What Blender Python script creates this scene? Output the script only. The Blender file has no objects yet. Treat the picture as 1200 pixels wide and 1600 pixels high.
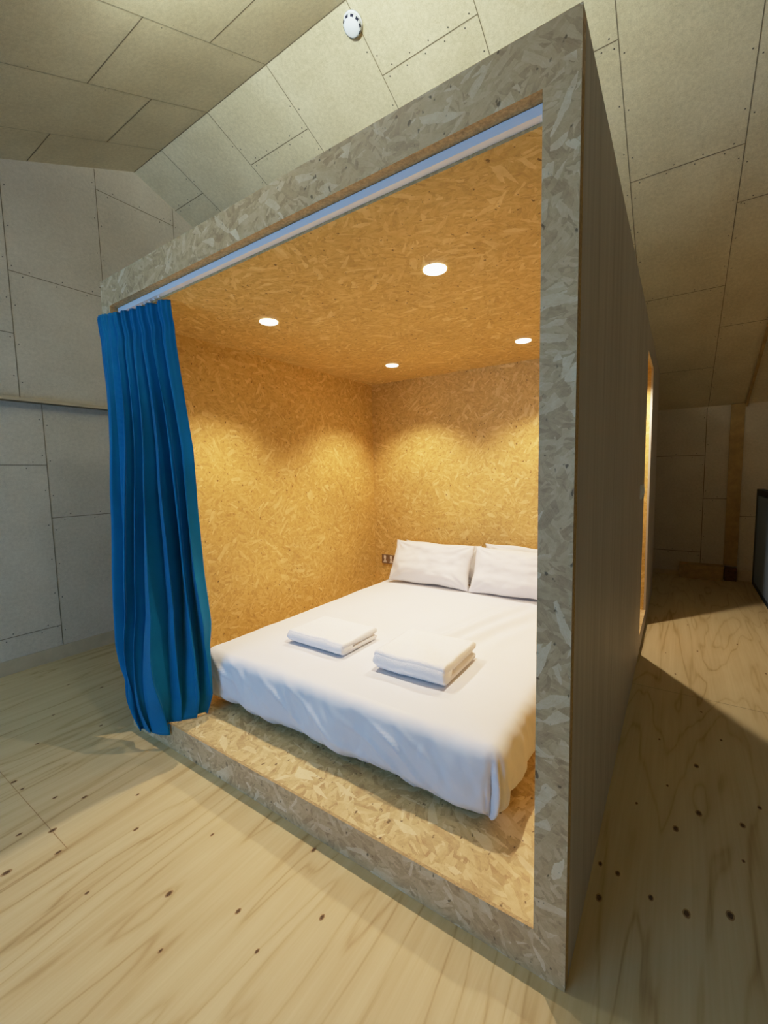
import bpy, bmesh, math, random
from mathutils import Vector, Matrix, noise
random.seed(7)
scn = bpy.context.scene
COL = scn.collection
PI = math.pi

# ------------------------------------------------------------------ node helpers
class NT:
    def __init__(s, name):
        s.mat = bpy.data.materials.new(name); s.mat.use_nodes = True
        s.t = s.mat.node_tree; s.t.nodes.clear()
        s.out = s.t.nodes.new('ShaderNodeOutputMaterial')
        s.b = s.t.nodes.new('ShaderNodeBsdfPrincipled')
        s.t.links.new(s.b.outputs[0], s.out.inputs[0])
    def n(s, typ, **kw):
        nd = s.t.nodes.new(typ)
        for k, v in kw.items():
            if k in nd.inputs.keys(): s.put(nd.inputs[k], v)
            else: setattr(nd, k, v)
        return nd
    def put(s, inp, v):
        if isinstance(v, bpy.types.NodeSocket): s.t.links.new(v, inp)
        else: inp.default_value = v
    def math(s, op, a, b=0.0, clamp=False):
        nd = s.t.nodes.new('ShaderNodeMath'); nd.operation = op; nd.use_clamp = clamp
        s.put(nd.inputs[0], a); s.put(nd.inputs[1], b); return nd.outputs[0]
    def vmul(s, v, k):
        nd = s.t.nodes.new('ShaderNodeVectorMath'); nd.operation = 'MULTIPLY'
        s.put(nd.inputs[0], v); nd.inputs[1].default_value = k; return nd.outputs[0]
    def vadd(s, v, k):
        nd = s.t.nodes.new('ShaderNodeVectorMath'); nd.operation = 'ADD'
        s.put(nd.inputs[0], v); s.put(nd.inputs[1], k); return nd.outputs[0]
    def ramp(s, f, stops, interp='LINEAR'):
        nd = s.t.nodes.new('ShaderNodeValToRGB'); r = nd.color_ramp; r.interpolation = interp
        while len(r.elements) < len(stops): r.elements.new(.5)
        for e, (p, c) in zip(r.elements, stops):
            e.position = p; e.color = (c[0], c[1], c[2], 1) if not isinstance(c, (int, float)) else (c, c, c, 1)
        s.put(nd.inputs[0], f); return nd.outputs[0]
    def mix(s, f, a, b, blend='MIX'):
        nd = s.t.nodes.new('ShaderNodeMix'); nd.data_type = 'RGBA'; nd.blend_type = blend
        s.put(nd.inputs[0], f)
        for i, v in ((6, a), (7, b)):
            if isinstance(v, tuple): v = (v[0], v[1], v[2], 1)
            s.put(nd.inputs[i], v)
        return nd.outputs[2]
    def noise(s, vec, scale, detail=2, rough=.5, dist=0.0):
        nd = s.t.nodes.new('ShaderNodeTexNoise')
        s.put(nd.inputs['Vector'], vec); nd.inputs['Scale'].default_value = scale
        nd.inputs['Detail'].default_value = detail; nd.inputs['Roughness'].default_value = rough
        nd.inputs['Distortion'].default_value = dist; return nd.outputs[0]
    def bump(s, h, strength, dist):
        nd = s.t.nodes.new('ShaderNodeBump'); nd.inputs['Strength'].default_value = strength
        nd.inputs['Distance'].default_value = dist; s.put(nd.inputs['Height'], h)
        s.t.links.new(nd.outputs[0], s.b.inputs['Normal'])
    def fin(s, col, rough=.6, spec=.3):
        s.put(s.b.inputs['Base Color'], col if not isinstance(col, tuple) else (*col, 1))
        s.put(s.b.inputs['Roughness'], rough); s.b.inputs['Specular IOR Level'].default_value = spec
        return s.mat

def osb(name, dark, mid, light, pale, big=1.0, rough=.55, angle=2.6, turn=0.0, c1=.30, c2=.75, big_share=.78):
    m = NT(name)
    uv = m.n('ShaderNodeTexCoord').outputs['UV']
    wob = m.n('ShaderNodeTexNoise'); wob.inputs['Scale'].default_value = 60; wob.inputs['Detail'].default_value = 3; m.put(wob.inputs['Vector'], uv)
    wv = m.vmul(m.vadd(wob.outputs['Color'], (-.5, -.5, -.5)), (.010, .010, 0))
    def layer(off, cs, fl, fw):
        p = m.vadd(m.vadd(uv, wv), off)
        A = m.n('ShaderNodeTexVoronoi', voronoi_dimensions='2D'); m.put(A.inputs['Vector'], p); A.inputs['Scale'].default_value = cs
        sep = m.n('ShaderNodeSeparateColor'); m.put(sep.inputs[0], A.outputs['Color'])
        ang = m.math('ADD', m.math('MULTIPLY', m.math('SUBTRACT', sep.outputs[0], .5), angle), turn)
        ro = m.n('ShaderNodeVectorRotate', rotation_type='Z_AXIS'); m.put(ro.inputs['Vector'], p); m.put(ro.inputs['Angle'], ang)
        q = m.vmul(ro.outputs[0], (1 / fl, 1 / fw, 1))
        B = m.n('ShaderNodeTexVoronoi', voronoi_dimensions='2D'); m.put(B.inputs['Vector'], q); B.inputs['Scale'].default_value = 1
        sb = m.n('ShaderNodeSeparateColor'); m.put(sb.inputs[0], B.outputs['Color'])
        g = m.noise(m.vmul(q, (1.0, 5, 1)), 1.0, 3, .6)
        return sb, g
    s1, g1 = layer((3.1, 1.7, 0), 18 / big, .046 * big, .012 * big)
    s2, g2 = layer((7.7, 9.2, 0), 8 / big, .085 * big, .020 * big)
    s3, g3 = layer((1.3, 5.2, 0), 13 / big, .060 * big, .010 * big)
    def pick(sb, thr, base, k, c):
        on = m.math('GREATER_THAN', sb.outputs[k], thr)
        val = m.math('ADD', .5 + .06, m.math('MULTIPLY', m.math('SUBTRACT', sb.outputs[0], .45), c))
        return m.math('ADD', m.math('MULTIPLY', val, on), m.math('MULTIPLY', base, m.math('SUBTRACT', 1.0, on)))
    t = m.math('ADD', .46, m.math('MULTIPLY', m.math('SUBTRACT', s1.outputs[0], .5), c1))
    t = pick(s3, .80, t, 1, c2 * .8)
    t = pick(s2, big_share, t, 1, c2)
    g = m.math('ADD', m.math('MULTIPLY', m.math('SUBTRACT', g1, .5), .30), m.math('MULTIPLY', m.math('SUBTRACT', g2, .5), .16))
    mid_n = m.noise(uv, 30 / big, 4, .7)
    v = m.math('ADD', m.math('ADD', t, g), m.math('MULTIPLY', m.math('SUBTRACT', mid_n, .5), .60))
    c = m.ramp(v, [(0.08, dark), (.30, tuple(a * .4 + b * .6 for a, b in zip(dark, mid))), (.46, mid), (.66, light), (.92, pale)])
    fl = m.noise(m.vmul(uv, (1, .7, 1)), 50 / big, 2, .5)
    c = m.mix(m.ramp(fl, [(.28, .85), (.325, 0.0)]), c, tuple(a * .4 for a in dark))
    lg = m.noise(uv, 2.3, 2)
    c = m.mix(.5, c, m.ramp(lg, [(.3, .84), (.7, 1.12)]), 'MULTIPLY')
    m.bump(v, .2, .0015)
    return m.fin(c, rough, .25)

def chipboard(name, a, b, rough=.5, spec=.35):
    m = NT(name)
    uv = m.n('ShaderNodeTexCoord').outputs['UV']
    n1 = m.noise(uv, 190, 3, .7); n2 = m.noise(uv, 2.2, 3, .6); n3 = m.noise(uv, 45, 3, .65)
    v = m.math('ADD', m.math('MULTIPLY', n1, .45), m.math('ADD', m.math('MULTIPLY', n2, .35), m.math('MULTIPLY', n3, .35)))
    c = m.ramp(v, [(.38, tuple(x * .78 for x in a)), (.52, a), (.66, b), (.78, tuple(min(1, x * 1.12) for x in b))])
    m.bump(n1, .18, .001)
    return m.fin(c, rough, spec)

def plywood(name, stops, across=1.0, line=.5, turn=0.0, knots=True, cont=5.0):
    """grain runs along V (second uv axis)"""
    m = NT(name)
    uv = m.n('ShaderNodeTexCoord').outputs['UV']
    if turn:
        ro = m.n('ShaderNodeVectorRotate', rotation_type='Z_AXIS'); m.put(ro.inputs['Vector'], uv); ro.inputs['Angle'].default_value = turn
        uv = ro.outputs[0]
    q = m.vmul(uv, (2.6 * across, .42, 1))
    n = m.noise(q, 1.0, 3, .5, .35)
    saw = m.math('FRACT', m.math('MULTIPLY', n, cont * 2.2))
    lines = m.ramp(saw, [(0, .15), (.10, .75), (.5, 1.0), (.86, .7), (.97, .1)])
    fine = m.noise(m.vmul(uv, (70 * across, 2.0, 1)), 1.0, 3, .6)
    mid = m.noise(m.vmul(uv, (9 * across, .7, 1)), 1.0, 2, .5)
    big = m.noise(m.vmul(uv, (1.6, .8, 1)), 1.0, 1)
    sep = m.n('ShaderNodeSeparateColor'); m.put(sep.inputs[0], lines)
    v = m.math('ADD', m.math('MULTIPLY', sep.outputs[0], .34 * line), m.math('MULTIPLY', fine, .30))
    v = m.math('ADD', v, m.math('MULTIPLY', mid, .42))
    v = m.math('ADD', v, m.math('MULTIPLY', big, .22))
    c = m.ramp(v, stops)
    if knots:
        kv = m.n('ShaderNodeTexVoronoi', voronoi_dimensions='2D'); m.put(kv.inputs['Vector'], m.vmul(uv, (3.2, 2.2, 1))); kv.inputs['Scale'].default_value = 1
        ks = m.n('ShaderNodeSeparateColor'); m.put(ks.inputs[0], kv.outputs['Color'])
        on = m.math('GREATER_THAN', ks.outputs[2], .55)
        k = m.math('MULTIPLY', m.ramp(kv.outputs['Distance'], [(.018, 1.0), (.03, 0.0)]), on)
        c = m.mix(m.math('MULTIPLY', k, .8), c, (.13, .075, .03))
    m.bump(fine, .06, .001)
    return m.fin(c, .5, .3)

def plain(name, col, rough=.5, spec=.3, metal=0, nz=0.0, sc=30, emit=None, es=0):
    m = NT(name)
    c = (*col, 1)
    if nz:
        tc = m.n('ShaderNodeTexCoord').outputs['Object']
        f = m.noise(tc, sc, 3, .6)
        c = m.ramp(f, [(.3, tuple(x * (1 - nz) for x in col)), (.7, tuple(min(1, x * (1 + nz)) for x in col))])
    m.put(m.b.inputs['Base Color'], c); m.b.inputs['Roughness'].default_value = rough
    m.b.inputs['Specular IOR Level'].default_value = spec; m.b.inputs['Metallic'].default_value = metal
    if emit:
        m.b.inputs['Emission Color'].default_value = (*emit, 1); m.b.inputs['Emission Strength'].default_value = es
    return m.mat

def fabric(name, col, sheen=.0, weave=600, strength=.15, rough=.9, nz=.04, tint=None, puff=0.0, bdist=.002):
    m = NT(name)
    tc = m.n('ShaderNodeTexCoord').outputs['Object']
    f = m.noise(tc, weave, 2, .6); g = m.noise(tc, 6, 3, .55)
    c = m.ramp(g, [(.3, tuple(x * (1 - nz) for x in col)), (.7, tuple(min(1, x * (1 + nz)) for x in col))])
    m.put(m.b.inputs['Base Color'], c); m.b.inputs['Roughness'].default_value = rough
    m.b.inputs['Specular IOR Level'].default_value = .1
    m.b.inputs['Sheen Weight'].default_value = sheen; m.b.inputs['Sheen Roughness'].default_value = .4
    if tint: m.b.inputs['Sheen Tint'].default_value = (*tint, 1)
    h = f
    if puff:
        h = m.math('ADD', m.math('MULTIPLY', f, .3), m.math('MULTIPLY', m.noise(tc, puff, 4, .6, .8), 1.0))
    m.bump(h, strength, bdist)
    return m.mat

M = {}
M['osb_in'] = osb('osb interior', (.34, .18, .045), (.63, .405, .11), (.72, .49, .165), (.82, .61, .245), .92, c1=.22, c2=.46)
M['osb_out'] = osb('osb weathered front', (.31, .18, .085), (.57, .385, .195), (.655, .465, .255), (.77, .61, .39), 1.0, c1=.34, c2=.58, big_share=.72)  # less saturated strand board tone for the outer faces
M['osb_deck'] = osb('osb deck', (.36, .20, .08), (.66, .47, .21), (.76, .57, .28), (.84, .67, .38), 1.2, turn=.8, c1=.36, c2=.65, big_share=.72)
M['edge'] = plain('board edge', (.50, .34, .16), .8, .1, nz=.3, sc=120)
M['ply_side'] = plywood('plywood side', [(.30, (.27, .23, .19)), (.44, (.46, .41, .35)), (.58, (.55, .50, .43)), (.85, (.62, .56, .49))], across=3.0, line=.12, knots=False, cont=2.0)
M['floor'] = plywood('plywood floor', [(.30, (.27, .17, .07)), (.44, (.46, .32, .14)), (.57, (.57, .425, .21)), (.82, (.66, .525, .29))], across=1.3, line=.75, cont=4.6, knots=False)
M['ceil'] = chipboard('ceiling chipboard', (.64, .545, .35), (.77, .67, .455), .42, .5)
M['wall'] = chipboard('wall chipboard', (.60, .51, .385), (.69, .595, .46), .6, .3)
M['seam'] = plain('panel joint', (.23, .18, .115), .9, .1)
M['seamlight'] = plain('filled joint', (.47, .41, .28), .8, .1)
M['screw'] = plain('screw head', (.10, .085, .07), .6)
M['knot'] = plain('wood knot', (.12, .065, .03), .7, .2, nz=.5, sc=200)
M['knotring'] = plain('wood knot ring', (.36, .22, .10), .7, .2, nz=.3, sc=150)
M['patch'] = plain('grain patch', (.54, .37, .17), .5, .3, nz=.15, sc=60)
M['pine'] = plain('pine timber', (.46, .30, .12), .6, .2, nz=.18, sc=14)
M['base'] = plain('baseboard timber', (.56, .44, .28), .6, .3, nz=.10, sc=9)
M['brick'] = plain('dark timber block', (.16, .07, .035), .8, nz=.3, sc=30)
M['white'] = plain('white enamel', (.84, .86, .90), .35, .5, nz=.01)
M['plastic'] = plain('white plastic', (.82, .84, .86), .4, .5, nz=.01)
M['slot'] = plain('dark slot', (.02, .02, .05), .6)
M['bronze'] = plain('bronze plate', (.24, .15, .085), .4, .5, .25, nz=.1, sc=60)
M['rocker'] = plain('cream rocker', (.70, .64, .55), .4, .5, nz=.02)
M['lens'] = plain('lamp lens', (1, 1, 1), .4, emit=(1, .93, .84), es=60)
M['ring'] = plain('lamp ring', (.9, .9, .9), .4, emit=(1, .93, .84), es=3)  # emission stands in for lens light falling on the trim
M['lensroom'] = plain('lamp diffuser', (1, 1, 1), .4, emit=(.88, .97, 1), es=12)
M['sheet'] = fabric('white cotton', (.735, .745, .78), .05, 900, .12, .85, .01)
M['pillow'] = fabric('white pillow cotton', (.76, .745, .75), .05, 900, .5, .85, .01, puff=11, bdist=.006)
M['towel'] = fabric('white terry', (.87, .87, .88), .3, 380, .55, 1.0, .02, puff=110, bdist=.008)
M['mattress'] = fabric('mattress ticking', (.75, .74, .70), 0, 300, .2)
M['velvet'] = fabric('blue velvet', (.003, .135, .30), .25, 500, .15, .65, .10, tint=(.25, .7, 1.0))
M['steel'] = plain('brushed steel', (.55, .56, .58), .35, .5, .8, nz=.05)
M['bluepad'] = fabric('blue grey cloth', (.06, .13, .25), .2, 400, .2)
M['darkframe'] = plain('dark blue frame', (.02, .035, .06), .6, nz=.2)
def glassmat():
    m = bpy.data.materials.new('window glass'); m.use_nodes = True; t = m.node_tree
    b = t.nodes['Principled BSDF']; b.inputs['Transmission Weight'].default_value = 1; b.inputs['Roughness'].default_value = .02
    n = t.nodes.new('ShaderNodeTexNoise'); r = t.nodes.new('ShaderNodeValToRGB')
    r.color_ramp.elements[0].color = (.93, .97, 1, 1); r.color_ramp.elements[1].color = (.97, 1, 1, 1)
    t.links.new(n.outputs[0], r.inputs[0]); t.links.new(r.outputs[0], b.inputs['Base Color'])
    return m
M['glass'] = glassmat()

# ------------------------------------------------------------------ mesh helpers
class MB:
    def __init__(s): s.v = []; s.f = []; s.mi = []; s.mats = []; s.sm = []
    def m(s, mat):
        if mat not in s.mats: s.mats.append(mat)
        return s.mats.index(mat)
    def add(s, vs, fs, mat, smooth=False):
        o = len(s.v); s.v += [tuple(v) for v in vs]; k = s.m(mat)
        for f in fs: s.f.append(tuple(i + o for i in f)); s.mi.append(k); s.sm.append(smooth)
    def box(s, a, b, mat, faces=None):
        (x0, y0, z0), (x1, y1, z1) = a, b
        vs = [(x0, y0, z0), (x1, y0, z0), (x1, y1, z0), (x0, y1, z0), (x0, y0, z1), (x1, y0, z1), (x1, y1, z1), (x0, y1, z1)]
        fs = dict(bottom=(0, 3, 2, 1), top=(4, 5, 6, 7), front=(0, 1, 5, 4), right=(1, 2, 6, 5), back=(2, 3, 7, 6), left=(3, 0, 4, 7))
        for k, f in fs.items():
            mm = (faces or {}).get(k, mat); s.add(vs, [f], mm)
    def disc(s, c, nrm, r, mat, n=16, ex=1.0, rot=0.0):
        nrm = Vector(nrm).normalized(); a = nrm.orthogonal().normalized(); b = nrm.cross(a)
        ca, sa = math.cos(rot), math.sin(rot); a, b = a * ca + b * sa, b * ca - a * sa
        c = Vector(c); s.add([c + a * (r * ex * math.cos(2 * PI * i / n)) + b * (r * math.sin(2 * PI * i / n)) for i in range(n)], [tuple(range(n))], mat)
    def lathe(s, prof, mat, n=40, frame=None, smooth=True):
        vs = []
        for r, z in prof:
            for i in range(n):
                vs.append(Vector((r * math.cos(2 * PI * i / n), r * math.sin(2 * PI * i / n), z)))
        if frame is not None: vs = [frame @ v for v in vs]
        fs = []
        for j in range(len(prof) - 1):
            for i in range(n):
                k = (i + 1) % n; fs.append((j * n + i, j * n + k, (j + 1) * n + k, (j + 1) * n + i))
        if prof[0][0] > 1e-5: fs.append(tuple(reversed(range(n))))
        if prof[-1][0] > 1e-5: fs.append(tuple(range((len(prof) - 1) * n, len(prof) * n)))
        s.add(vs, fs, mat, smooth)
    def build(s, name, parent=None, bevel=0, uvoff=(0, 0), sub=0, solid=0):
        me = bpy.data.meshes.new(name); me.from_pydata(s.v, [], s.f); me.update()
        for m in s.mats: me.materials.append(M[m])
        me.polygons.foreach_set('material_index', s.mi); me.polygons.foreach_set('use_smooth', s.sm)
        uvl = me.uv_layers.new(name='UVMap')
        for p in me.polygons:
            n = p.normal; ax = max(range(3), key=lambda i: abs(n[i]))
            for li in p.loop_indices:
                c = me.vertices[me.loops[li].vertex_index].co
                uv = ((c.y, c.z), (c.x, c.z), (c.x, c.y))[ax]
                uvl.data[li].uv = (uv[0] + uvoff[0] + ax * 3.37, uv[1] + uvoff[1] + ax * 5.11)
        o = bpy.data.objects.new(name, me); COL.objects.link(o)
        if parent is not None:
            o.parent = parent
            o.matrix_parent_inverse = Matrix.Translation(parent.location).inverted() if parent.parent is None else Matrix.Identity(4)
        if solid:
            md = o.modifiers.new('s', 'SOLIDIFY'); md.thickness = solid; md.offset = 0
        if bevel:
            md = o.modifiers.new('b', 'BEVEL'); md.width = bevel; md.segments = 2; md.limit_method = 'ANGLE'
        if sub:
            md = o.modifiers.new('ss', 'SUBSURF'); md.levels = sub; md.render_levels = sub
        return o

def tag(o, label=None, cat=None, group=None, kind=None):
    if label: o['label'] = label
    if cat: o['category'] = cat
    if group: o['group'] = group
    if kind: o['kind'] = kind
    return o
def empty(name, loc, label, cat, group=None):
    o = bpy.data.objects.new(name, None); o.location = loc; o.empty_display_size = .1; COL.objects.link(o)
    bpy.context.view_layer.update()
    return tag(o, label, cat, group)

# ------------------------------------------------------------------ room shell
XL, XR, YF, YB = -1.39, 5.2, -3.3, 5.35
RY, RZ, MF, MN = .94, 3.838, -.41, .43
def zc(x, y): return RZ + (MF if y > RY else MN) * (y - RY) if y > RY else RZ - MN * (RY - y)
TH = .12
# knots and joints placed on the floor
KN = [(.0, -.513, 10), (.088, -.508, 7), (.375, -.38, 9), (.466, -.523, 11), (.544, -.681, 12), (.731, -.345, 8), (1.087, -.415, 10), (1.321, -.328, 8),
      (1.365, -.041, 9), (2.22, .449, 8), (2.273, .441, 9), (2.234, .318, 11), (2.368, .405, 9), (2.459, .407, 12), (2.566, .47, 13), (2.504, 1.211, 12),
      (2.503, .89, 13), (2.43, .757, 12), (2.635, .907, 11), (2.40, 1.0, 6), (2.54, 1.75, 7), (2.61, 1.5, 7), (2.7, 1.05, 9), (2.36, 1.35, 6), (2.62, .72, 6), (2.30, .82, 6),
      (.27, -.45, 8), (.60, -.55, 9), (.38, -.60, 8), (.86, -.56, 6), (.55, -.25, 6), (1.0, -.2, 6), (1.23, -.52, 6), (1.46, -.37, 6), (1.55, -.2, 8),
      (-.25, -.35, 8), (-.15, -.1, 8), (-.5, -.2, 7), (-.62, .1, 8), (-.3, .25, 7), (-.85, .0, 7), (-.1, .12, 6), (-1.0, .5, 6), (2.5, 3.3, 6), (2.55, 2.7, 7), (2.8, 3.0, 7), (2.36, 2.55, 5), (2.9, 2.5, 7), (2.42, 2.2, 6)]
b = MB()
b.box((XL - TH, YF - TH, -TH), (XR + TH, YB + TH, 0), 'floor')
for (x, y, r) in KN:
    r *= .00062
    n = 14
    for rad, mt, h in ((r * 1.55, 'knotring', .0006), (r, 'knot', .001)):
        b.add([(x + rad * (.9 + .15 * noise.noise((x * 9, y * 9, i))) * math.cos(2 * PI * i / n), y + rad * 1.45 * math.sin(2 * PI * i / n), h) for i in range(n)], [tuple(range(n))], mt)
def fstrip(x0, y0, x1, y1, w=.003, mt='seam', h=.0005):
    d = Vector((x1 - x0, y1 - y0, 0)).normalized(); nn = Vector((-d.y, d.x, 0)) * w / 2
    A = Vector((x0, y0, h)); B = Vector((x1, y1, h)); b.add([A - nn, B - nn, B + nn, A + nn], [(0, 1, 2, 3)], mt)
fstrip(-.61, -.525, .61, -.525, .0022, 'knotring'); fstrip(.61, -.525, .61, -2.96, .002, 'knotring'); fstrip(2.2, 1.92, 3.05, 1.92, .003)
fstrip(-.61, -.525, -.61, 1.9, .002, 'knotring')
floor = tag(b.build('floor'), 'pale plywood floor boards with dark knots', kind='structure')

def quadstrip(b, P0, P1, nrm, w, mt, lift):
    P0, P1, nrm = Vector(P0), Vector(P1), Vector(nrm).normalized(); d = (P1 - P0).normalized(); s = nrm.cross(d) * w / 2; l = nrm * lift
    b.add([P0 - s + l, P1 - s + l, P1 + s + l, P0 + s + l], [(0, 1, 2, 3)], mt)
def screws(b, P0, P1, nrm, off=.022, step=.2, r=.0042):
    P0, P1, nrm = Vector(P0), Vector(P1), Vector(nrm).normalized(); L = (P1 - P0).length; d = (P1 - P0) / L; s = nrm.cross(d)
    k = int(L / step)
    for i in range(k + 1):
        for sg in (-1, 1):
            q = P0 + d * (L * (i + .5) / (k + 1) + .02 * sg) + s * off * sg + nrm * .0016
            b.disc(q, nrm, r, 'screw', 8)

# ceiling: two slopes meeting at a ridge
b = MB()
def slab(y0, y1):
    z0, z1 = zc(0, y0), zc(0, y1)
    vs = [(XL - TH, y0, z0), (XR + TH, y0, z0), (XR + TH, y1, z1), (XL - TH, y1, z1)]
    vs += [(x, y, z + TH) for x, y, z in vs]
    b.add(vs, [(0, 3, 2, 1), (4, 5, 6, 7), (0, 1, 5, 4), (1, 2, 6, 5), (2, 3, 7, 6), (3, 0, 4, 7)], 'ceil')
slab(YF - TH, RY); slab(RY, YB + TH)
nF = Vector((0, MF, -1)).normalized(); nN = Vector((0, MN, -1)).normalized()
def cp(x, y, s): return (x, y, RZ + (MF if s == 'f' else MN) * (y - RY) * (1 if s == 'f' else 1))
quadstrip(b, (XL, RY - .001, RZ - .001), (XR, RY - .001, RZ - .001), (0, 0, -1), .006, 'seam', .002)
for i, x in enumerate([-.975, -.378, .222, .852, 1.452, 2.062, 2.655, 3.26, 3.87, 4.48]):
    quadstrip(b, cp(x, RY, 'f'), cp(x, YB, 'f'), nF, .0045, 'seam', .0014)
    screws(b, cp(x, RY + .1, 'f'), cp(x, YB, 'f'), nF, step=.3)
    quadstrip(b, cp(x, YF, 'n'), cp(x, RY, 'n'), nN, .005, 'seamlight', .0012)
    screws(b, cp(x, YF, 'n'), cp(x, RY, 'n'), nN, step=.5, r=.003)
for x0, x1, y in [(-.378, .222, 1.30), (-1.39, -.975, 1.285), (.852, 1.452, 1.28), (1.452, 2.062, 1.665), (2.062, 2.655, 2.425), (2.062, 2.655, 3.51), (2.062, 2.655, 4.59), (2.655, 3.26, 2.80),
                  (2.655, 3.26, 4.0), (3.26, 3.87, 2.2), (3.26, 3.87, 3.4), (1.452, 2.062, 2.9), (3.87, 4.48, 2.6)]:
    quadstrip(b, cp(x0, y, 'f'), cp(x1, y, 'f'), nF, .0055, 'seam', .0014); screws(b, cp(x0, y, 'f'), cp(x1, y, 'f'), nF, step=.15)
for x0, x1, y in [(-.378, .222, .18), (-.975, -.378, .545), (-1.39, -.975, .205), (.222, .852, .545), (.852, 1.452, .2), (1.452, 2.062, .6), (-.378, .222, -1.0), (.222, .852, -.7), (.852, 1.452, -1.0)]:
    quadstrip(b, cp(x0, y, 'n'), cp(x1, y, 'n'), nN, .0065, 'seam', .0014)
tag(b.build('ceiling'), 'pitched chipboard ceiling with dark panel joints', kind='structure')

# left gable wall
def gable(b, x0, x1, mat, seams=False):
    prof = [(YF, 0), (YB, 0), (YB, zc(0, YB)), (RY, RZ), (YF, zc(0, YF))]
    vs = [(x0, y, z) for y, z in prof] + [(x1, y, z) for y, z in prof]
    fs = [(4, 3, 2, 1, 0), (5, 6, 7, 8, 9)] + [(i, (i + 1) % 5, (i + 1) % 5 + 5, i + 5) for i in range(5)]
    b.add(vs, fs, mat)
b = MB(); gable(b, XL - TH, XL, 'wall')
nx = Vector((1, 0, 0))
for (y0, z0, y1, z1) in [(.045, 1.9, .045, 3.45), (.635, 1.9, .635, 3.70), (.045, 2.75, .635, 2.75), (.635, 3.555, 1.255, 3.555), (1.255, 1.9, 1.255, 3.70), (-.56, 2.335, .045, 2.335), (-.56, 1.9, -.56, 3.19),
                         (.165, 0.1, .165, 1.87), (-.44, 1.44, .165, 1.44), (.165, 1.055, .77, 1.055), (.77, 0, .77, 1.87), (-.44, .25, .165, .25), (-.44, .1, -.44, 1.87), (.635, 2.3, 1.255, 2.3),
                         (1.37, .1, 1.37, 1.87), (1.86, 1.9, 1.86, 3.4), (-1.2, 1.9, -1.2, 2.9), (-1.05, .1, -1.05, 1.87)]:
    quadstrip(b, (XL, y0, z0), (XL, y1, z1), nx, .005, 'seam', .0014); screws(b, (XL, y0, z0), (XL, y1, z1), nx, step=.28)
tag(b.build('wall_left'), kind='structure')
b = MB(); b.box((XL, YF, 1.872), (XL + .085, YB, 1.894), 'base', dict(bottom='seam')); tag(b.build('trim_1', bevel=.004), 'long timber ledge batten across the left wall', kind='structure')  # underside painted dark in place of the shade under the ledge
b = MB(); b.box((XL, YF, 0), (XL + .018, YB, .098), 'base'); tag(b.build('baseboard_left', bevel=.002), kind='structure')
# far eaves wall
b = MB(); b.box((XL, YB, 0), (XR, YB + TH, zc(0, YB)), 'wall')
ny = Vector((0, -1, 0))
for (x0, z0, x1, z1) in [(2.645, .1, 2.645, 2.02), (2.03, 1.465, 2.645, 1.465), (2.03, .3, 2.645, .3), (2.03, .1, 2.03, 2.0), (2.645, .95, 2.87, .95), (2.99, .75, 3.3, .75), (3.26, .1, 3.26, 2.0)]:
    quadstrip(b, (x0, YB, z0), (x1, YB, z1), ny, .007, 'seam', .0014); screws(b, (x0, YB, z0), (x1, YB, z1), ny, step=.3)
tag(b.build('wall_back'), kind='structure')
b = MB(); gable(b, XR, XR + TH, 'wall'); tag(b.build('wall_right'), kind='structure')
# near eaves wall behind the camera; its unseen window is added for blue fill
b = MB(); zt = zc(0, YF)
wx0, wx1, wz0, wz1 = -.7, 1.6, .75, 1.75
b.box((XL, YF - TH, 0), (wx0, YF, zt), 'wall'); b.box((wx1, YF - TH, 0), (XR, YF, zt), 'wall')
b.box((wx0, YF - TH, 0), (wx1, YF, wz0), 'wall'); b.box((wx0, YF - TH, wz1), (wx1, YF, zt), 'wall')
tag(b.build('wall_front'), kind='structure')
b = MB()
for a, c in [((wx0, wz0), (wx1, wz0 + .05)), ((wx0, wz1 - .05), (wx1, wz1)), ((wx0, wz0), (wx0 + .05, wz1)), ((wx1 - .05, wz0), (wx1, wz1)), ((.425, wz0), (.475, wz1))]:
    b.box((a[0], YF - .09, a[1]), (c[0], YF - .03, c[1]), 'white')
win = tag(b.build('window_1'), kind='structure')
b = MB(); b.box((wx0 + .05, YF - .065, wz0 + .05), (wx1 - .05, YF - .059, wz1 - .05), 'glass'); b.build('pane', win)
# timber portal post and rafter edge by the far wall
b = MB(); b.box((2.865, YB - .03, .17), (2.99, YB, 2.03), 'pine'); tag(b.build('trim_2', bevel=.003), 'pale yellow timber post on the far wall', kind='structure')
b = MB()
y0, y1 = .95, YB
vs = []
for x in (2.99, 3.012):
    vs += [(x, y0, cp(x, y0, 'f')[2] + .01), (x, y1, cp(x, y1, 'f')[2] + .01), (x, y1, cp(x, y1, 'f')[2] - .035), (x, y0, cp(x, y0, 'f')[2] - .035)]
b.add(vs, [(0, 1, 2, 3), (7, 6, 5, 4), (0, 4, 5, 1), (1, 5, 6, 2), (2, 6, 7, 3), (3, 7, 4, 0)], 'pine')
tag(b.build('trim_3'), 'thin timber batten running up the slope of the ceiling', kind='structure')
b = MB(); b.box((3.0, YB - .02, 0), (XR, YB, .12), 'base'); b.box((2.03, YB - .02, 0), (2.43, YB, .05), 'base'); tag(b.build('baseboard_back', bevel=.002), kind='structure')

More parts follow.
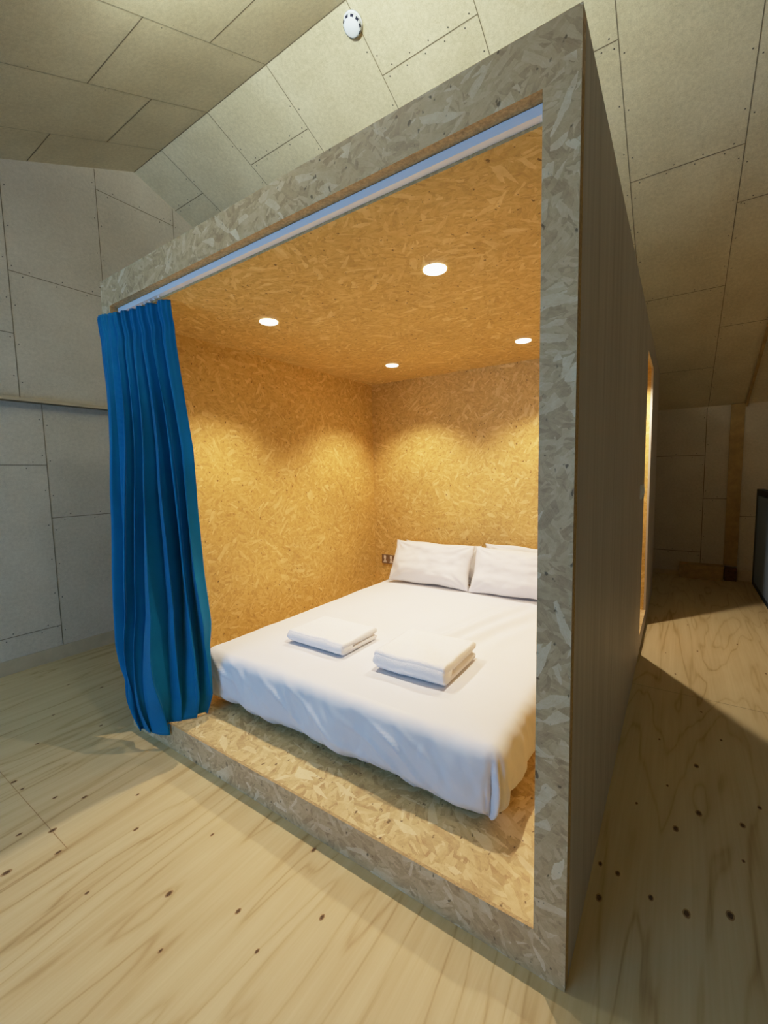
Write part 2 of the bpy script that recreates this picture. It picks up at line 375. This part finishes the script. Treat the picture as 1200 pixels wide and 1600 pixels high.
# ------------------------------------------------------------------ sleeping pod
W, H, T = 2.199, 2.30, .08
ZT, ZD, ZC = 2.17, .129, 2.138      # underside of header, deck, pod ceiling
XI0, XI1, YI = .03, W - T, 2.245
YE = 4.28
DY0, DY1, DZ1 = 2.44, 3.12, 2.125    # doorway in the right hand side
pod = empty('sleeping_pod', (W / 2, YE / 2, 0), 'large box-shaped sleeping pod of strand board standing on the plywood floor, open at the front', 'sleeping pod')
b = MB(); b.box((0, 0, ZT), (W, .036, H), 'osb_out', dict(bottom='edge', back='osb_in')); b.build('header_beam', pod, .0012)
b = MB(); b.box((W - T, 0, 0), (W, .036, ZT), 'osb_out', dict(left='edge', right='edge')); b.build('front_post', pod, .0012, uvoff=(.7, .4))
b = MB(); b.box((0, 0, 0), (T, .036, ZT), 'osb_out', dict(left='osb_out', right='edge')); b.build('front_post', pod, .0012, uvoff=(2.7, 1.4))
b = MB(); b.box((T, 0, 0), (W - T, .010, ZD), 'osb_out', dict(top='edge')); b.build('front_kickboard', pod, .0012, uvoff=(1.2, 2.1))
b = MB(); b.box((0, .036, 0), (XI0, YE, H), 'osb_out', dict(right='osb_in')); b.build('left_side_panel', pod)
b = MB(); b.box((XI0, .036, ZD - .022), (XI1, YI, ZD), 'osb_deck'); b.box((T, .0102, ZD - .022), (XI1, .036, ZD), 'osb_deck'); b.build('deck', pod)
b = MB(); b.box((XI0, YI + .08, ZD - .022), (XI1, YE - .06, ZD), 'osb_deck'); b.build('rear_deck', pod)
b = MB(); b.box((XI0, .062, ZC), (XI1, YE - .06, ZC + .022), 'osb_in', dict(front='edge')); b.build('ceiling_panel', pod)
b = MB(); b.box((XI0, YI, ZD - .022), (XI1, YI + .08, ZC), 'osb_in'); b.build('partition_wall', pod)
b = MB(); b.box((XI0, YE - .06, 0), (XI1, YE, H - .022), 'osb_in', dict(back='osb_out')); b.build('rear_wall', pod)
b = MB(); b.box((XI0, .036, H - .022), (XI1, YE, H), 'osb_out'); b.build('roof_panel', pod)
fr = dict(left='osb_in', front='osb_in', back='osb_in', top='osb_in', bottom='osb_in')
b = MB()
SK = .014   # plywood skin is the outer 14 mm
b.box((XI1, .036, 0), (W - SK, DY0, H), 'osb_in'); b.box((XI1, DY1, 0), (W - SK, YE, H), 'osb_in')
b.box((XI1, DY0, DZ1), (W - SK, DY1, H), 'osb_in'); b.box((XI1, DY0, 0), (W - SK, DY1, ZD), 'osb_in', dict(top='osb_deck'))
b.build('right_side_lining', pod)
b = MB()
b.box((W - SK, .036, 0), (W, DY0, H), 'ply_side'); b.box((W - SK, DY1, 0), (W, YE, H), 'ply_side')
b.box((W - SK, DY0, DZ1), (W, DY1, H), 'ply_side'); b.box((W - SK, DY0, 0), (W, DY1, ZD), 'ply_side', dict(top='osb_deck'))
tag(b.build('right_side_cladding', pod), 'grey brown plywood cladding')

# curtain track under the header
b = MB()
b.box((T, .0375, 2.146), (W - T - .002, .061, 2.1695), 'white')
trk = tag(b.build('curtain_track', bevel=.003), 'long white curtain track fixed under the header of the pod opening', 'curtain track')
b = MB(); b.box((W - T - .012, .040, 2.139), (W - T - .002, .059, 2.146), 'white'); b.build('end_stop', trk)
for i in range(9):
    x = .115 + i * .04
    b = MB(); b.lathe([(.004, 0), (.006, .002), (.006, .006), (.003, .0078)], 'white', 10, Matrix.Translation((x, .049, 2.138)))
    b.build('glider', trk)

# ------------------------------------------------------------------ downlights
def downlight(loc, label):
    t = empty('recessed_downlight', loc, label, 'downlight', 'recessed downlights in the pod ceiling')
    fr = Matrix.Translation(loc)
    a = MB(); a.lathe([(.0435, -.0005), (.0475, -.0005), (.048, -.003), (.046, -.006), (.0435, -.004)], 'ring', 40, fr)
    a.build('trim_ring', t)
    a = MB(); a.lathe([(.0435, -.001), (.040, -.0035), (.0001, -.0045)], 'lens', 32, fr); a.build('lens', t)
    return t
def spot(loc, e, size=112, blend=.6, col=(1, .85, .66)):
    l = bpy.data.lights.new('downlight beam', 'SPOT'); l.energy = e; l.spot_size = math.radians(size); l.spot_blend = blend
    l.color = col; l.shadow_soft_size = .018
    o = bpy.data.objects.new('downlight_beam', l); o.location = (loc[0], loc[1], loc[2] - .012); COL.objects.link(o); return o
SPOT = 57
DL = [((.587, .55, ZC), 'round glowing downlight in pod ceiling, front left, nearest the blue curtain'),
      ((1.565, .55, ZC), 'round glowing downlight in pod ceiling, front right, the largest looking of four'),
      ((.587, 1.735, ZC), 'round glowing downlight in pod ceiling, close to the back corner above the wall socket'),
      ((1.565, 1.735, ZC), 'round glowing downlight in pod ceiling, rearmost on the right near the front post')]
for loc, lb in DL:
    downlight(loc, lb); spot(loc, SPOT)
rl = downlight((1.95, 2.79, ZC), 'round downlight in the hidden rear room of the pod, just inside the side doorway')
rl['group'] = 'downlight of the rear pod room'
spot((1.95, 2.79, ZC), 95, 145, .6)

# ------------------------------------------------------------------ bed
BX0, BX1, BY0, BY1, BZ = .385, 1.90, .265, 2.17, .425
bed = empty('mattress', ((BX0 + BX1) / 2, (BY0 + BY1) / 2, ZD), 'low double mattress under the white duvet on the pod deck', 'mattress')
def rbox(bx, a, c, r, mat):
    o = bx; o.box(a, c, mat)
b = MB(); b.box((BX0 + .03, BY0 + .05, ZD), (BX1 - .03, BY1, ZD + .09), 'mattress'); b.build('base', bed, .01)
b = MB(); b.box((BX0 + .03, BY0 + .03, ZD + .09), (BX1 - .03, BY1, BZ - .02), 'mattress'); b.build('mattress_body', bed, .03)

# duvet: one draped cloth with turned-under hem
def duvet():
    hang = .288; R = .040
    nx_, ny_ = 190, 230
    ax0, ax1 = BX0 - hang, BX1 + hang; ay0, ay1 = BY0 - hang, BY1 - .12
    vs = []
    for j in range(ny_):
        for i in range(nx_):
            a = ax0 + (ax1 - ax0) * i / (nx_ - 1); c = ay0 + (ay1 - ay0) * j / (ny_ - 1)
            cx = min(max(a, BX0), BX1); cy = max(c, BY0)
            dx, dy = a - cx, c - cy
            ddx, ddy = abs(dx), abs(dy)
            d = (ddx ** 3 + ddy ** 3) ** (1 / 3)      # keeps the corner drape from getting too long
            if d < 1e-6: ox = oy = 0; outd = dn = 0
            else:
                L = math.hypot(dx, dy); ox, oy = dx / L, dy / L
                if d < R * PI / 2: th = d / R; outd = R * math.sin(th); dn = R * (1 - math.cos(th))
                else: outd = R; dn = R + (d - R * PI / 2)
            # soft bulge and the hem curling under the edge
            hh = dn / .28
            bul = .022 * math.sin(min(1, hh) * PI) if d > 0 else 0
            if ox < -.5: bul *= .6
            tuck = max(0, hh - .74) ** 1.3 * .30
            outd += bul - tuck
            dn = min(dn, .265 + .25 * (dn - .265) if dn > .265 else dn)
            x = cx + ox * outd; y = cy + oy * outd; z = BZ - dn
            # crown of the top
            if d < 1e-6:
                ex = min(a - BX0, BX1 - a, c - BY0) ; z += .012 * (1 - math.exp(-max(0, ex) * 9))
                z += .003 * noise.noise((a * 2.2, c * 1.6, 3.1)) + .0015 * noise.noise((a * 7 + c * 2, c * 3, 1.7))
                # long soft wrinkles on the right part
                k = math.exp(-((a - (1.50 + .22 * (c - 1.2))) / .16) ** 2) * min(1, max(0, (c - .55) * 2)) * min(1, max(0, (1.9 - c) * 2))
                z += .014 * k * math.sin((a - .25 * c) * 46 + 2 * noise.noise((a * 3, c * 2, 0)))
            else:
                side = a * 1.0 if ddy > ddx else c * 1.0
                s2 = abs(ox)
                per = cx + cy + math.atan2(dx, -dy) * .10 if not (ox > .5) else 4 + cy + math.atan2(-dy, dx) * .10
                w = min(1, d / .12)
                f = .016 * noise.noise((per * 7, z * 2.5, 5)) + .009 * noise.noise((per * 19 + z * 14, z * 6, 9)) + .004 * noise.noise((per * 42, z * 18, 3))
                # vertical corner folds
                if ddx > .001 and ddy > .001:
                    ang = math.atan2(ddy, ddx)
                    f += .030 * math.cos((ang - PI / 4) * 9) * min(1, d / .2) * math.exp(-((ang - PI / 4) / .55) ** 2)
                    f -= .012 * min(1, d / .2)
                # diagonal pull lines on the front
                if ddy > ddx and a < 1.75:
                    u = (a * .55 + z * 1.0); q = math.sin(u * 62 + 4 * noise.noise((a * 2.4, z * 5, 2)))
                    gate = max(0, noise.noise((a * 3.3, z * 7, 11.3)) + .25)
                    f += .020 * gate * max(0, q) ** 4
                x += ox * f * w; y += oy * f * w
                z += .020 * w * noise.noise((per * 3.2, 2.2, 7)) + .011 * w * noise.noise((per * 11, 1.2, 7))
            z = max(z, ZD + .012)
            x = max(x, XI0 + .02)
            vs.append((x, y, z))
    fs = [(j * nx_ + i, j * nx_ + i + 1, (j + 1) * nx_ + i + 1, (j + 1) * nx_ + i) for j in range(ny_ - 1) for i in range(nx_ - 1)]
    b = MB(); b.add(vs, fs, 'sheet', True)
    o = b.build('duvet', solid=.006)
    return tag(o, 'white cotton duvet spread smooth over the low double bed, its foot end in bluish light', 'duvet')
duvet()
TOPZ = BZ + .0175

# pillows
def pillow(name, cx, cy, cz, hw, hh, th, lean, yaw, roll, seed, label):
    n = 44; vs = []; fs = []
    for sd in (1, -1):
        for j in range(n + 1):
            for i in range(n + 1):
                u = -1 + 2 * i / n; v = -1 + 2 * j / n
                u = math.sin(u * PI / 2) * .35 + u * .65; v = math.sin(v * PI / 2) * .35 + v * .65
                X = hw * u * (1 - .045 * (1 - v * v)); Z = hh * v * (1 - .075 * (1 - u * u))
                t = max(0, (1 - abs(u) ** 2.6)) ** .55 * max(0, (1 - abs(v) ** 2.6)) ** .6
                Y = th * t
                wr = noise.noise((u * 2 + seed, v * 2, seed)) * .018 + noise.noise((u * 5 + seed, v * 4, seed * 2)) * .010
                # creases running in from the corners
                for cu, cv in ((-1, -1), (1, -1), (-1, 1), (1, 1)):
                    dd = math.hypot(u - cu, v - cv); an = math.atan2(v - cv, u - cu)
                    wr += .014 * math.exp(-(dd / .45) ** 2) * math.sin(an * 13 + seed)
                Y += wr * min(1, t * 1.6)
                Z += .010 * noise.noise((u * 2.3, seed, v)) * abs(v); X += .008 * noise.noise((seed, v * 2.5, u)) * abs(u)
                if v < 0: Y *= 1 + .25 * (-v) * (1 - v * v)
                vs.append(Vector((X, -sd * Y, Z)))
    N = (n + 1) ** 2
    for k in (0, 1):
        for j in range(n):
            for i in range(n):
                q = [k * N + j * (n + 1) + i, k * N + j * (n + 1) + i + 1, k * N + (j + 1) * (n + 1) + i + 1, k * N + (j + 1) * (n + 1) + i]
                fs.append(tuple(q if k == 0 else reversed(q)))
    Mx = Matrix.Translation((cx, cy, cz)) @ Matrix.Rotation(yaw, 4, 'Z') @ Matrix.Rotation(roll, 4, 'Y') @ Matrix.Rotation(-lean, 4, 'X')
    vs = [Mx @ v for v in vs]
    me = bpy.data.meshes.new(name); me.from_pydata([tuple(v) for v in vs], [], fs)
    bm = bmesh.new(); bm.from_mesh(me); bmesh.ops.remove_doubles(bm, verts=bm.verts, dist=.0004)
    bmesh.ops.recalc_face_normals(bm, faces=bm.faces); 
    for f in bm.faces: f.smooth = True
    bm.to_mesh(me); bm.free(); me.materials.append(M['pillow'])
    o = bpy.data.objects.new(name, me); COL.objects.link(o)
    return tag(o, label, 'pillow', 'white pillows at the head of the bed')
hd = TOPZ
pillow('pillow', .785, 1.930, hd + .165, .350, .175, .078, .46, .02, .01, 1.3, 'plump white pillow propped up on the left, in full view nearest the wall socket')
pillow('pillow', 1.505, 1.930, hd + .165, .365, .178, .078, .46, .0, -.01, 4.1, 'plump white pillow propped up on the right, partly hidden by the front post')
pillow('pillow', .79, 2.105, hd + .150, .345, .158, .050, .26, 0, .0, 7.7, 'white pillow tucked behind the left-hand propped pillow against the back wall')
pillow('pillow', 1.53, 2.105, hd + .166, .370, .168, .050, .26, 0, .0, 9.4, 'white pillow tucked behind the right-hand propped pillow against the back wall')

# folded towels
def towel(cx, cy, z0, lx, ly, h, rot, seed, label):
    root = empty('folded_towel', (cx, cy, z0), label, 'towel', 'folded white towels on the bed')
    def layer(name, za, zb, y0, y1, x0, x1, r, rear_open):
        nxx = 46; prof = []
        hz = (zb - za) / 2; zm = (za + zb) / 2
        K = 9
        for k in range(K + 1):
            a = PI / 2 + PI * k / K; prof.append((y0 + hz * .95 + hz * .95 * math.cos(a), zm + hz * math.sin(a)))
        m_ = 14
        for k in range(1, m_): prof.append((y0 + hz + (y1 - y0 - 2 * hz) * k / m_, za))
        for k in range(K + 1):
            a = -PI / 2 + PI * k / K; prof.append((y1 - hz * .95 + hz * .95 * math.cos(a), zm + hz * math.sin(a)))
        for k in range(1, m_): prof.append((y1 - hz - (y1 - y0 - 2 * hz) * k / m_, zb))
        P = len(prof); vs = []; fs = []
        for i in range(nxx + 1):
            u = i / nxx; x = x0 + (x1 - x0) * u
            e = min(u, 1 - u) * (x1 - x0); sc = 1 - .30 * max(0, 1 - e / .012) ** 2
            for (y, z) in prof:
                zz = zm + (z - zm) * sc
                if z > za + .002: zz += (.006 * noise.noise((x * 9 + seed, y * 9, 1)) + .0016 * noise.noise((x * 40, y * 40, seed)))
                xx = x + .004 * noise.noise((y * 12, zz * 20, seed)) * (1 if u > .5 else -1)
                yy = y + .005 * noise.noise((x * 7, seed, z * 12)) 
                vs.append((xx, yy, zz))
        for i in range(nxx):
            for k in range(P):
                k2 = (k + 1) % P; fs.append((i * P + k, i * P + k2, (i + 1) * P + k2, (i + 1) * P + k))
        fs.append(tuple(reversed(range(P)))) ; fs.append(tuple(range(nxx * P, (nxx + 1) * P)))
        ca, sa = math.cos(rot), math.sin(rot)
        vs = [(cx + x * ca - y * sa, cy + x * sa + y * ca, z0 + z) for x, y, z in vs]
        b = MB(); b.add(vs, fs, 'towel', True); return b.build(name, root)
    X, Y = lx / 2, ly / 2
    # bottom fold, inner fold and the outer fold wrapping over the front edge
    layer('lower_fold', 0.0, h * .36, -Y + .012, Y, -X + .004, X - .004, 0, 0)
    layer('inner_fold', h * .37, h * .58, -Y + .018, Y - .012, -X + .010, X - .012, 0, 0)
    layer('upper_fold', h * .54, h, -Y + .004, Y + .002, -X, X - .002, 0, 0)
    layer('front_roll', .002, h * .97, -Y - .006, -Y + .085, -X + .001, X - .003, 0, 0)
    return root
towel(.888, .632, TOPZ + .003, .385, .285, .062, -.02, 2.0, 'thinner folded white towel lying on the bed, nearer the curtain')
towel(1.452, .640, TOPZ + .003, .355, .345, .085, .01, 6.0, 'thicker folded white towel lying on the bed, nearer the front post')

# ------------------------------------------------------------------ curtain
LT = [(2.135, -.012, -.022), (1.8, .008, -.02), (1.49, .010, -.02), (1.16, -.018, -.024), (.83, -.020, -.032), (.65, .0, -.04), (.37, .030, -.05), (.18, .104, -.058), (.085, .16, -.060)]
RT = [(2.148, .468, .079), (2.06, .462, .085), (1.75, .500, .09), (1.46, .545, .095), (1.17, .530, .11), (.87, .525, .13), (.65, .528, .15), (.48, .515, .17), (.25, .52, .17), (.137, .475, .165)]
def tab(T_, z):
    if z >= T_[0][0]: return T_[0][1:]
    for (za, xa, ya), (zb, xb, yb) in zip(T_, T_[1:]):
        if z >= zb:
            t = (za - z) / (za - zb); return (xa + (xb - xa) * t, ya + (yb - ya) * t)
    return T_[-1][1:]
VT = [0, .24, .36, .47, .58, .70, .84, 1]
VM = [0, .17, .29, .42, .58, .72, .86, 1]
VB = [0, .10, .20, .34, .64, .75, .88, 1]
DT = [.034, .026, .028, .028, .030, .032, .030]
DM = [.070, .058, .052, .070, .070, .064, .066]
DB = [.050, .060, .055, .100, .065, .065, .075]
VD = [0, -.004, -.010, -.006, -.012, -.055, -.020, 0]      # how deep each valley sinks, lower down
def lerp3(a, b_, c, v): return a + (b_ - a) * v / .42 if v < .42 else b_ + (c - b_) * (v - .42) / .58
def curtain():
    NU, NV = 420, 170
    vs = []
    for j in range(NV):
        v = j / (NV - 1)                      # 0 top, 1 bottom
        vk = [lerp3(a, b_, c, v) + (.018 * noise.noise((k * 3.3, v * 2.6, 1)) * (0 if k in (0, 7) else 1)) for k, (a, b_, c) in enumerate(zip(VT, VM, VB))]
        dk = [lerp3(a, b_, c, v) * (1 + .35 * noise.noise((k * 5.1, v * 3, 7))) for k, (a, b_, c) in enumerate(zip(DT, DM, DB))]
        for i in range(NU):
            u = i / (NU - 1)
            zb = .088 + .050 * min(1, max(0, (u - .50) / .22)) + .004 * math.sin(u * 9)
            if u < .1: zb = .075 + .13 * u
            zt_ = 2.122 + .012 * min(1, u * 4)
            z = zt_ + (zb - zt_) * v
            lx, ly = tab(LT, z); rx, ry = tab(RT, z)
            g = v ** 1.5
            mx = .18 + .20 * g; my = .050 - .215 * g ** 1.3
            a = u
            X = (1 - a) ** 2 * lx + 2 * a * (1 - a) * mx + a * a * rx
            Y = (1 - a) ** 2 * ly + 2 * a * (1 - a) * my + a * a * ry
            tx = 2 * (1 - a) * (mx - lx) + 2 * a * (rx - mx); ty = 2 * (1 - a) * (my - ly) + 2 * a * (ry - my)
            L = math.hypot(tx, ty) + 1e-6; nx_, ny_ = ty / L, -tx / L          # towards the room
            k = 0
            while k < 6 and u > vk[k + 1]: k += 1
            t = min(1, max(0, (u - vk[k]) / (vk[k + 1] - vk[k])))
            ridge = math.sin(PI * t) ** .72
            vd = (VD[k] * (1 - t) ** 2 + VD[k + 1] * t ** 2) * min(1, v * 2.2)
            fall = 1 - .9 * max(0, (v - .80) / .20) ** 1.2
            off = (dk[k] * ridge + vd) * fall - .026 * min(1, v * 3 + .4)
            off *= min(1, u * 12 + .35) * min(1, (1 - u) * 14 + .4)
            # fine secondary creases
            off += .0022 * math.exp(-v * 7) * math.sin(2 * PI * (u * 30 + 1.4 * noise.noise((u * 5, v, 8))))
            off += .005 * noise.noise((u * 5, v * 3, 2)) + .002 * noise.noise((u * 9, v * 14, 5)) * v
            # heading tape: stitched pleats, pinched just under the top edge
            pin = math.exp(-((v - .055) / .022) ** 2)
            off -= .010 * pin * (.4 + .6 * ridge)
            lo = max(0, (v - .72) / .28)
            off += .024 * lo * noise.noise((u * 4.5 + v * 2, v * 8, 6)) + .04 * math.sin(PI * min(1, lo)) * math.sin(PI * u) * .6
            # the lower left corner is twisted and gathered
            tw = math.exp(-((u - .12) / .10) ** 2) * math.exp(-((v - .93) / .06) ** 2)
            off += .016 * tw * math.sin(u * 60 + v * 30)
            skew = (.30 * dk[k] * math.sin(2 * PI * t) + .55 * dk[k] * math.sin(PI * t)) * min(1, v * 4) * min(1, u * 6) * min(1, (1 - u) * 6)
            px = X + nx_ * off + tx / L * skew; py = Y + ny_ * off + ty / L * skew
            if z > 2.05: py = min(max(py, -.035), .125)
            if px < T + .012 and py > -.006: py = -.006 - .002 * abs(noise.noise((u * 20, v * 9, 0)))
            kk = min(1, max(0, (.62 - z) / .12)); py = py - kk * max(0, py - .150); px = px - kk * .75 * max(0, px - .51)
            z_ = z
            if z < ZD + .012 and py > -.010: z_ = ZD + .006
            vs.append((px, py, z_))
    fs = [(j * NU + i, (j + 1) * NU + i, (j + 1) * NU + i + 1, j * NU + i + 1) for j in range(NV - 1) for i in range(NU - 1)]
    b = MB(); b.add(vs, fs, 'velvet', True)
    return tag(b.build('curtain', solid=.0022), 'long blue velvet curtain bunched at left of pod opening, hem over deck edge', 'curtain')
curtain()

# ------------------------------------------------------------------ socket, switch
s = empty('wall_socket', (.178, YI, .53), 'bronze double wall socket low on the back wall of the pod beside the pillows', 'socket')
zc_ = .53
b = MB(); b.box((.108, YI - .008, zc_ - .042), (.252, YI - .0003, zc_ + .042), 'bronze'); b.build('face_plate', s, .003)
for dx in (-.034, .034):
    x = .178 + dx
    b = MB(); b.box((x - .011, YI - .0125, zc_ + .004), (x + .011, YI - .008, zc_ + .034), 'rocker'); b.build('rocker_switch', s, .0015)
    b = MB()
    b.add([(x - .020, YI - .0088, zc_ - .032), (x + .020, YI - .0088, zc_ - .032), (x + .006, YI - .0088, zc_ + .004), (x - .006, YI - .0088, zc_ + .004)], [(0, 1, 2, 3)], 'rocker')
    b.build('socket_insert', s)
    b = MB()
    for ddx, ddz, w, h in ((0, -.006, .003, .006), (-.009, -.022, .005, .003), (.009, -.022, .005, .003)):
        b.box((x + ddx - w / 2, YI - .0096, zc_ + ddz - h / 2), (x + ddx + w / 2, YI - .0090, zc_ + ddz + h / 2), 'slot')
    b.build('pin_holes', s)
s = empty('light_switch', (W, 2.16, 1.18), 'small pale grey light switch on the outer right side of the pod by the doorway', 'light switch')
b = MB(); b.box((W + .0005, 2.04, 1.137), (W + .010, 2.29, 1.223), 'plastic'); b.build('switch_plate', s, .003)
for yy in (2.09, 2.21):
    b = MB(); b.box((W + .010, yy, 1.160), (W + .015, yy + .03, 1.200), 'white'); b.build('rocker', s, .001)

# ------------------------------------------------------------------ smoke detector on the far slope
nu = Vector((0, MF, -1)).normalized()
base = Vector((.833, 1.026, cp(0, 1.026, 'f')[2]))
q = Vector((0, 0, 1)).rotation_difference(nu).to_matrix().to_4x4()
fr = Matrix.Translation(base) @ q
s = empty('smoke_detector', base, 'round white smoke detector on the sloping ceiling above the pod', 'smoke detector')
k = .00095
b = MB(); b.lathe([(.048, .0008), (.054, .0008), (.054, .010), (.050, .014)], 'plastic', 48, fr); b.build('base', s)
b = MB(); b.lathe([(.049, .013), (.0505, .018), (.0505, .030), (.046, .040), (.040, .044), (.038, .0455), (.0001, .0475)], 'plastic', 48, fr); b.build('body', s)
b = MB()
for i in range(10):
    a0 = 2 * PI * (i + .22) / 10; a1 = 2 * PI * (i + .78) / 10; vs = []
    for rr, zz in ((.0511, .0305), (.0487, .0365), (.0471, .0402), (.0445, .0423)):
        for t in range(7):
            a = a0 + (a1 - a0) * t / 6; vs.append(fr @ Vector((rr * math.cos(a), rr * math.sin(a), zz)))
    b.add(vs, [(r_ * 7 + t, r_ * 7 + t + 1, r_ * 7 + 7 + t + 1, r_ * 7 + 7 + t) for r_ in range(3) for t in range(6)], 'slot')
tag(b.build('vent_slots', s), 'dark vent slots')

# ------------------------------------------------------------------ far right: low timber boxes and a blue padded screen
b = MB(); b.box((2.44, YB - .16, 0), (2.86, YB - .001, .155), 'pine'); b.box((2.435, YB - .165, .155), (2.865, YB - .001, .168), 'pine')
tag(b.build('boxed_plinth', bevel=.003), 'low pine boxing along the foot of the far wall, beside the yellow post', 'boxing')
b = MB()
for i in range(3): b.box((2.872, YB - .10, i * .05), (2.985, YB - .001, i * .05 + .047), 'brick')
tag(b.build('timber_block', bevel=.003), 'small dark reddish stack of blocks at the foot of the yellow post', 'block')
s = empty('padded_screen', (3.16, 4.5, 0), 'dark blue padded standing screen at the right edge near the far wall', 'screen')
b = MB()
b.box((3.12, 3.9, 0), (3.18, 3.98, 1.07), 'darkframe'); b.box((3.12, 5.02, 0), (3.18, 5.24, 1.07), 'darkframe')
b.box((3.12, 3.98, 1.01), (3.18, 5.02, 1.07), 'darkframe'); b.box((3.12, 3.98, 0), (3.18, 5.02, .07), 'darkframe')
b.build('frame', s, .004)
b = MB(); b.box((3.108, 3.982, .072), (3.17, 5.018, 1.008), 'bluepad'); b.build('panel', s, .012)
b = MB(); b.box((3.1805, 3.92, 0.0), (3.26, 3.96, .025), 'darkframe'); b.build('foot', s, .004)
b = MB()
b.box((3.1805, 5.1, 0.0), (3.26, 5.14, .025), 'darkframe'); b.build('foot', s, .004)

# ------------------------------------------------------------------ room lights
LP = (1.25, -.15, 3.05)
s = empty('pendant_lamp', (LP[0], LP[1], zc(0, LP[1])), 'small round white pendant lamp under the near slope of the ceiling, above the frame', 'lamp')
b = MB(); b.lathe([(.05, 0), (.05, -.02), (.02, -.03)], 'plastic', 24, Matrix.Translation((LP[0], LP[1], zc(0, LP[1]) - .025))); b.build('canopy', s)
b = MB(); b.lathe([(.004, 0), (.004, -(zc(0, LP[1]) - .055 - LP[2] - .05))], 'plastic', 10, Matrix.Translation((LP[0], LP[1], zc(0, LP[1]) - .055))); b.build('cord', s)
b = MB(); b.lathe([(.02, .075), (.03, .05), (.028, .045)], 'plastic', 24, Matrix.Translation(LP)); b.build('holder', s)
def point(name, loc, e, col, r):
    l = bpy.data.lights.new(name, 'POINT'); l.energy = e; l.color = col; l.shadow_soft_size = r
    o = bpy.data.objects.new(name, l); o.location = loc; COL.objects.link(o); return o
point('pendant_bulb', (LP[0], LP[1], LP[2] - .0), 17, (.78, .93, .97), .045)
l = bpy.data.lights.new('uplight', 'SPOT'); l.energy = 118; l.spot_size = math.radians(165); l.spot_blend = .5; l.color = (.84, .97, .92); l.shadow_soft_size = .04
o = bpy.data.objects.new('pendant_uplight', l); o.location = (LP[0], LP[1], LP[2]); o.rotation_euler = (PI - .35, 0, 0); COL.objects.link(o)
l = bpy.data.lights.new('window daylight', 'AREA'); l.shape = 'RECTANGLE'; l.size = 2.2; l.size_y = .9; l.energy = 62; l.color = (.20, .51, 1.0)  # area light added at the made-up window as soft blue fill
o = bpy.data.objects.new('window_daylight', l); o.location = (.45, YF + .02, 1.25); o.rotation_euler = (PI / 2, 0, 0); COL.objects.link(o)

w = bpy.data.worlds.new('world'); scn.world = w; w.use_nodes = True
bg = w.node_tree.nodes['Background']; sky = w.node_tree.nodes.new('ShaderNodeTexSky')
sky.sky_type = 'HOSEK_WILKIE'; sky.turbidity = 4; sky.sun_direction = (.3, .5, .6)
w.node_tree.links.new(sky.outputs[0], bg.inputs[0]); bg.inputs[1].default_value = .6

# ------------------------------------------------------------------ camera (fitted to the pod's edges)
R = ((0.826538, 0.562495, -0.020836), (-0.033422, 0.085994, 0.995735), (-0.561887, 0.822317, -0.089877))
cam = bpy.data.cameras.new('camera'); co = bpy.data.objects.new('camera', cam); COL.objects.link(co)
mw = Matrix(((R[0][0], R[1][0], -R[2][0], 2.39596), (R[0][1], R[1][1], -R[2][1], -1.06110), (R[0][2], R[1][2], -R[2][2], 1.33228), (0, 0, 0, 1)))
co.matrix_world = mw
cam.sensor_fit = 'HORIZONTAL'; cam.sensor_width = 36; cam.lens = 36 * 674.304 / 1200; cam.clip_start = .02
scn.camera = co
scn.view_settings.view_transform = 'Standard'; scn.view_settings.look = 'None'; scn.view_settings.exposure = 0
vs_ = scn.view_settings; vs_.use_curve_mapping = True
cm = vs_.curve_mapping; cm.white_level = (2.4, 2.4, 2.4); cm.extend = 'HORIZONTAL'
cv = cm.curves[3]
for x, y in ((.125, .30), (.1875, .44), (.29, .62), (.42, .77), (.60, .88)): cv.points.new(x, y)
cv.points[-1].location = (1.0, .97); cm.update()
scn.cycles.use_denoising = True; scn.cycles.max_bounces = 10; scn.cycles.diffuse_bounces = 6; scn.cycles.sample_clamp_indirect = 6
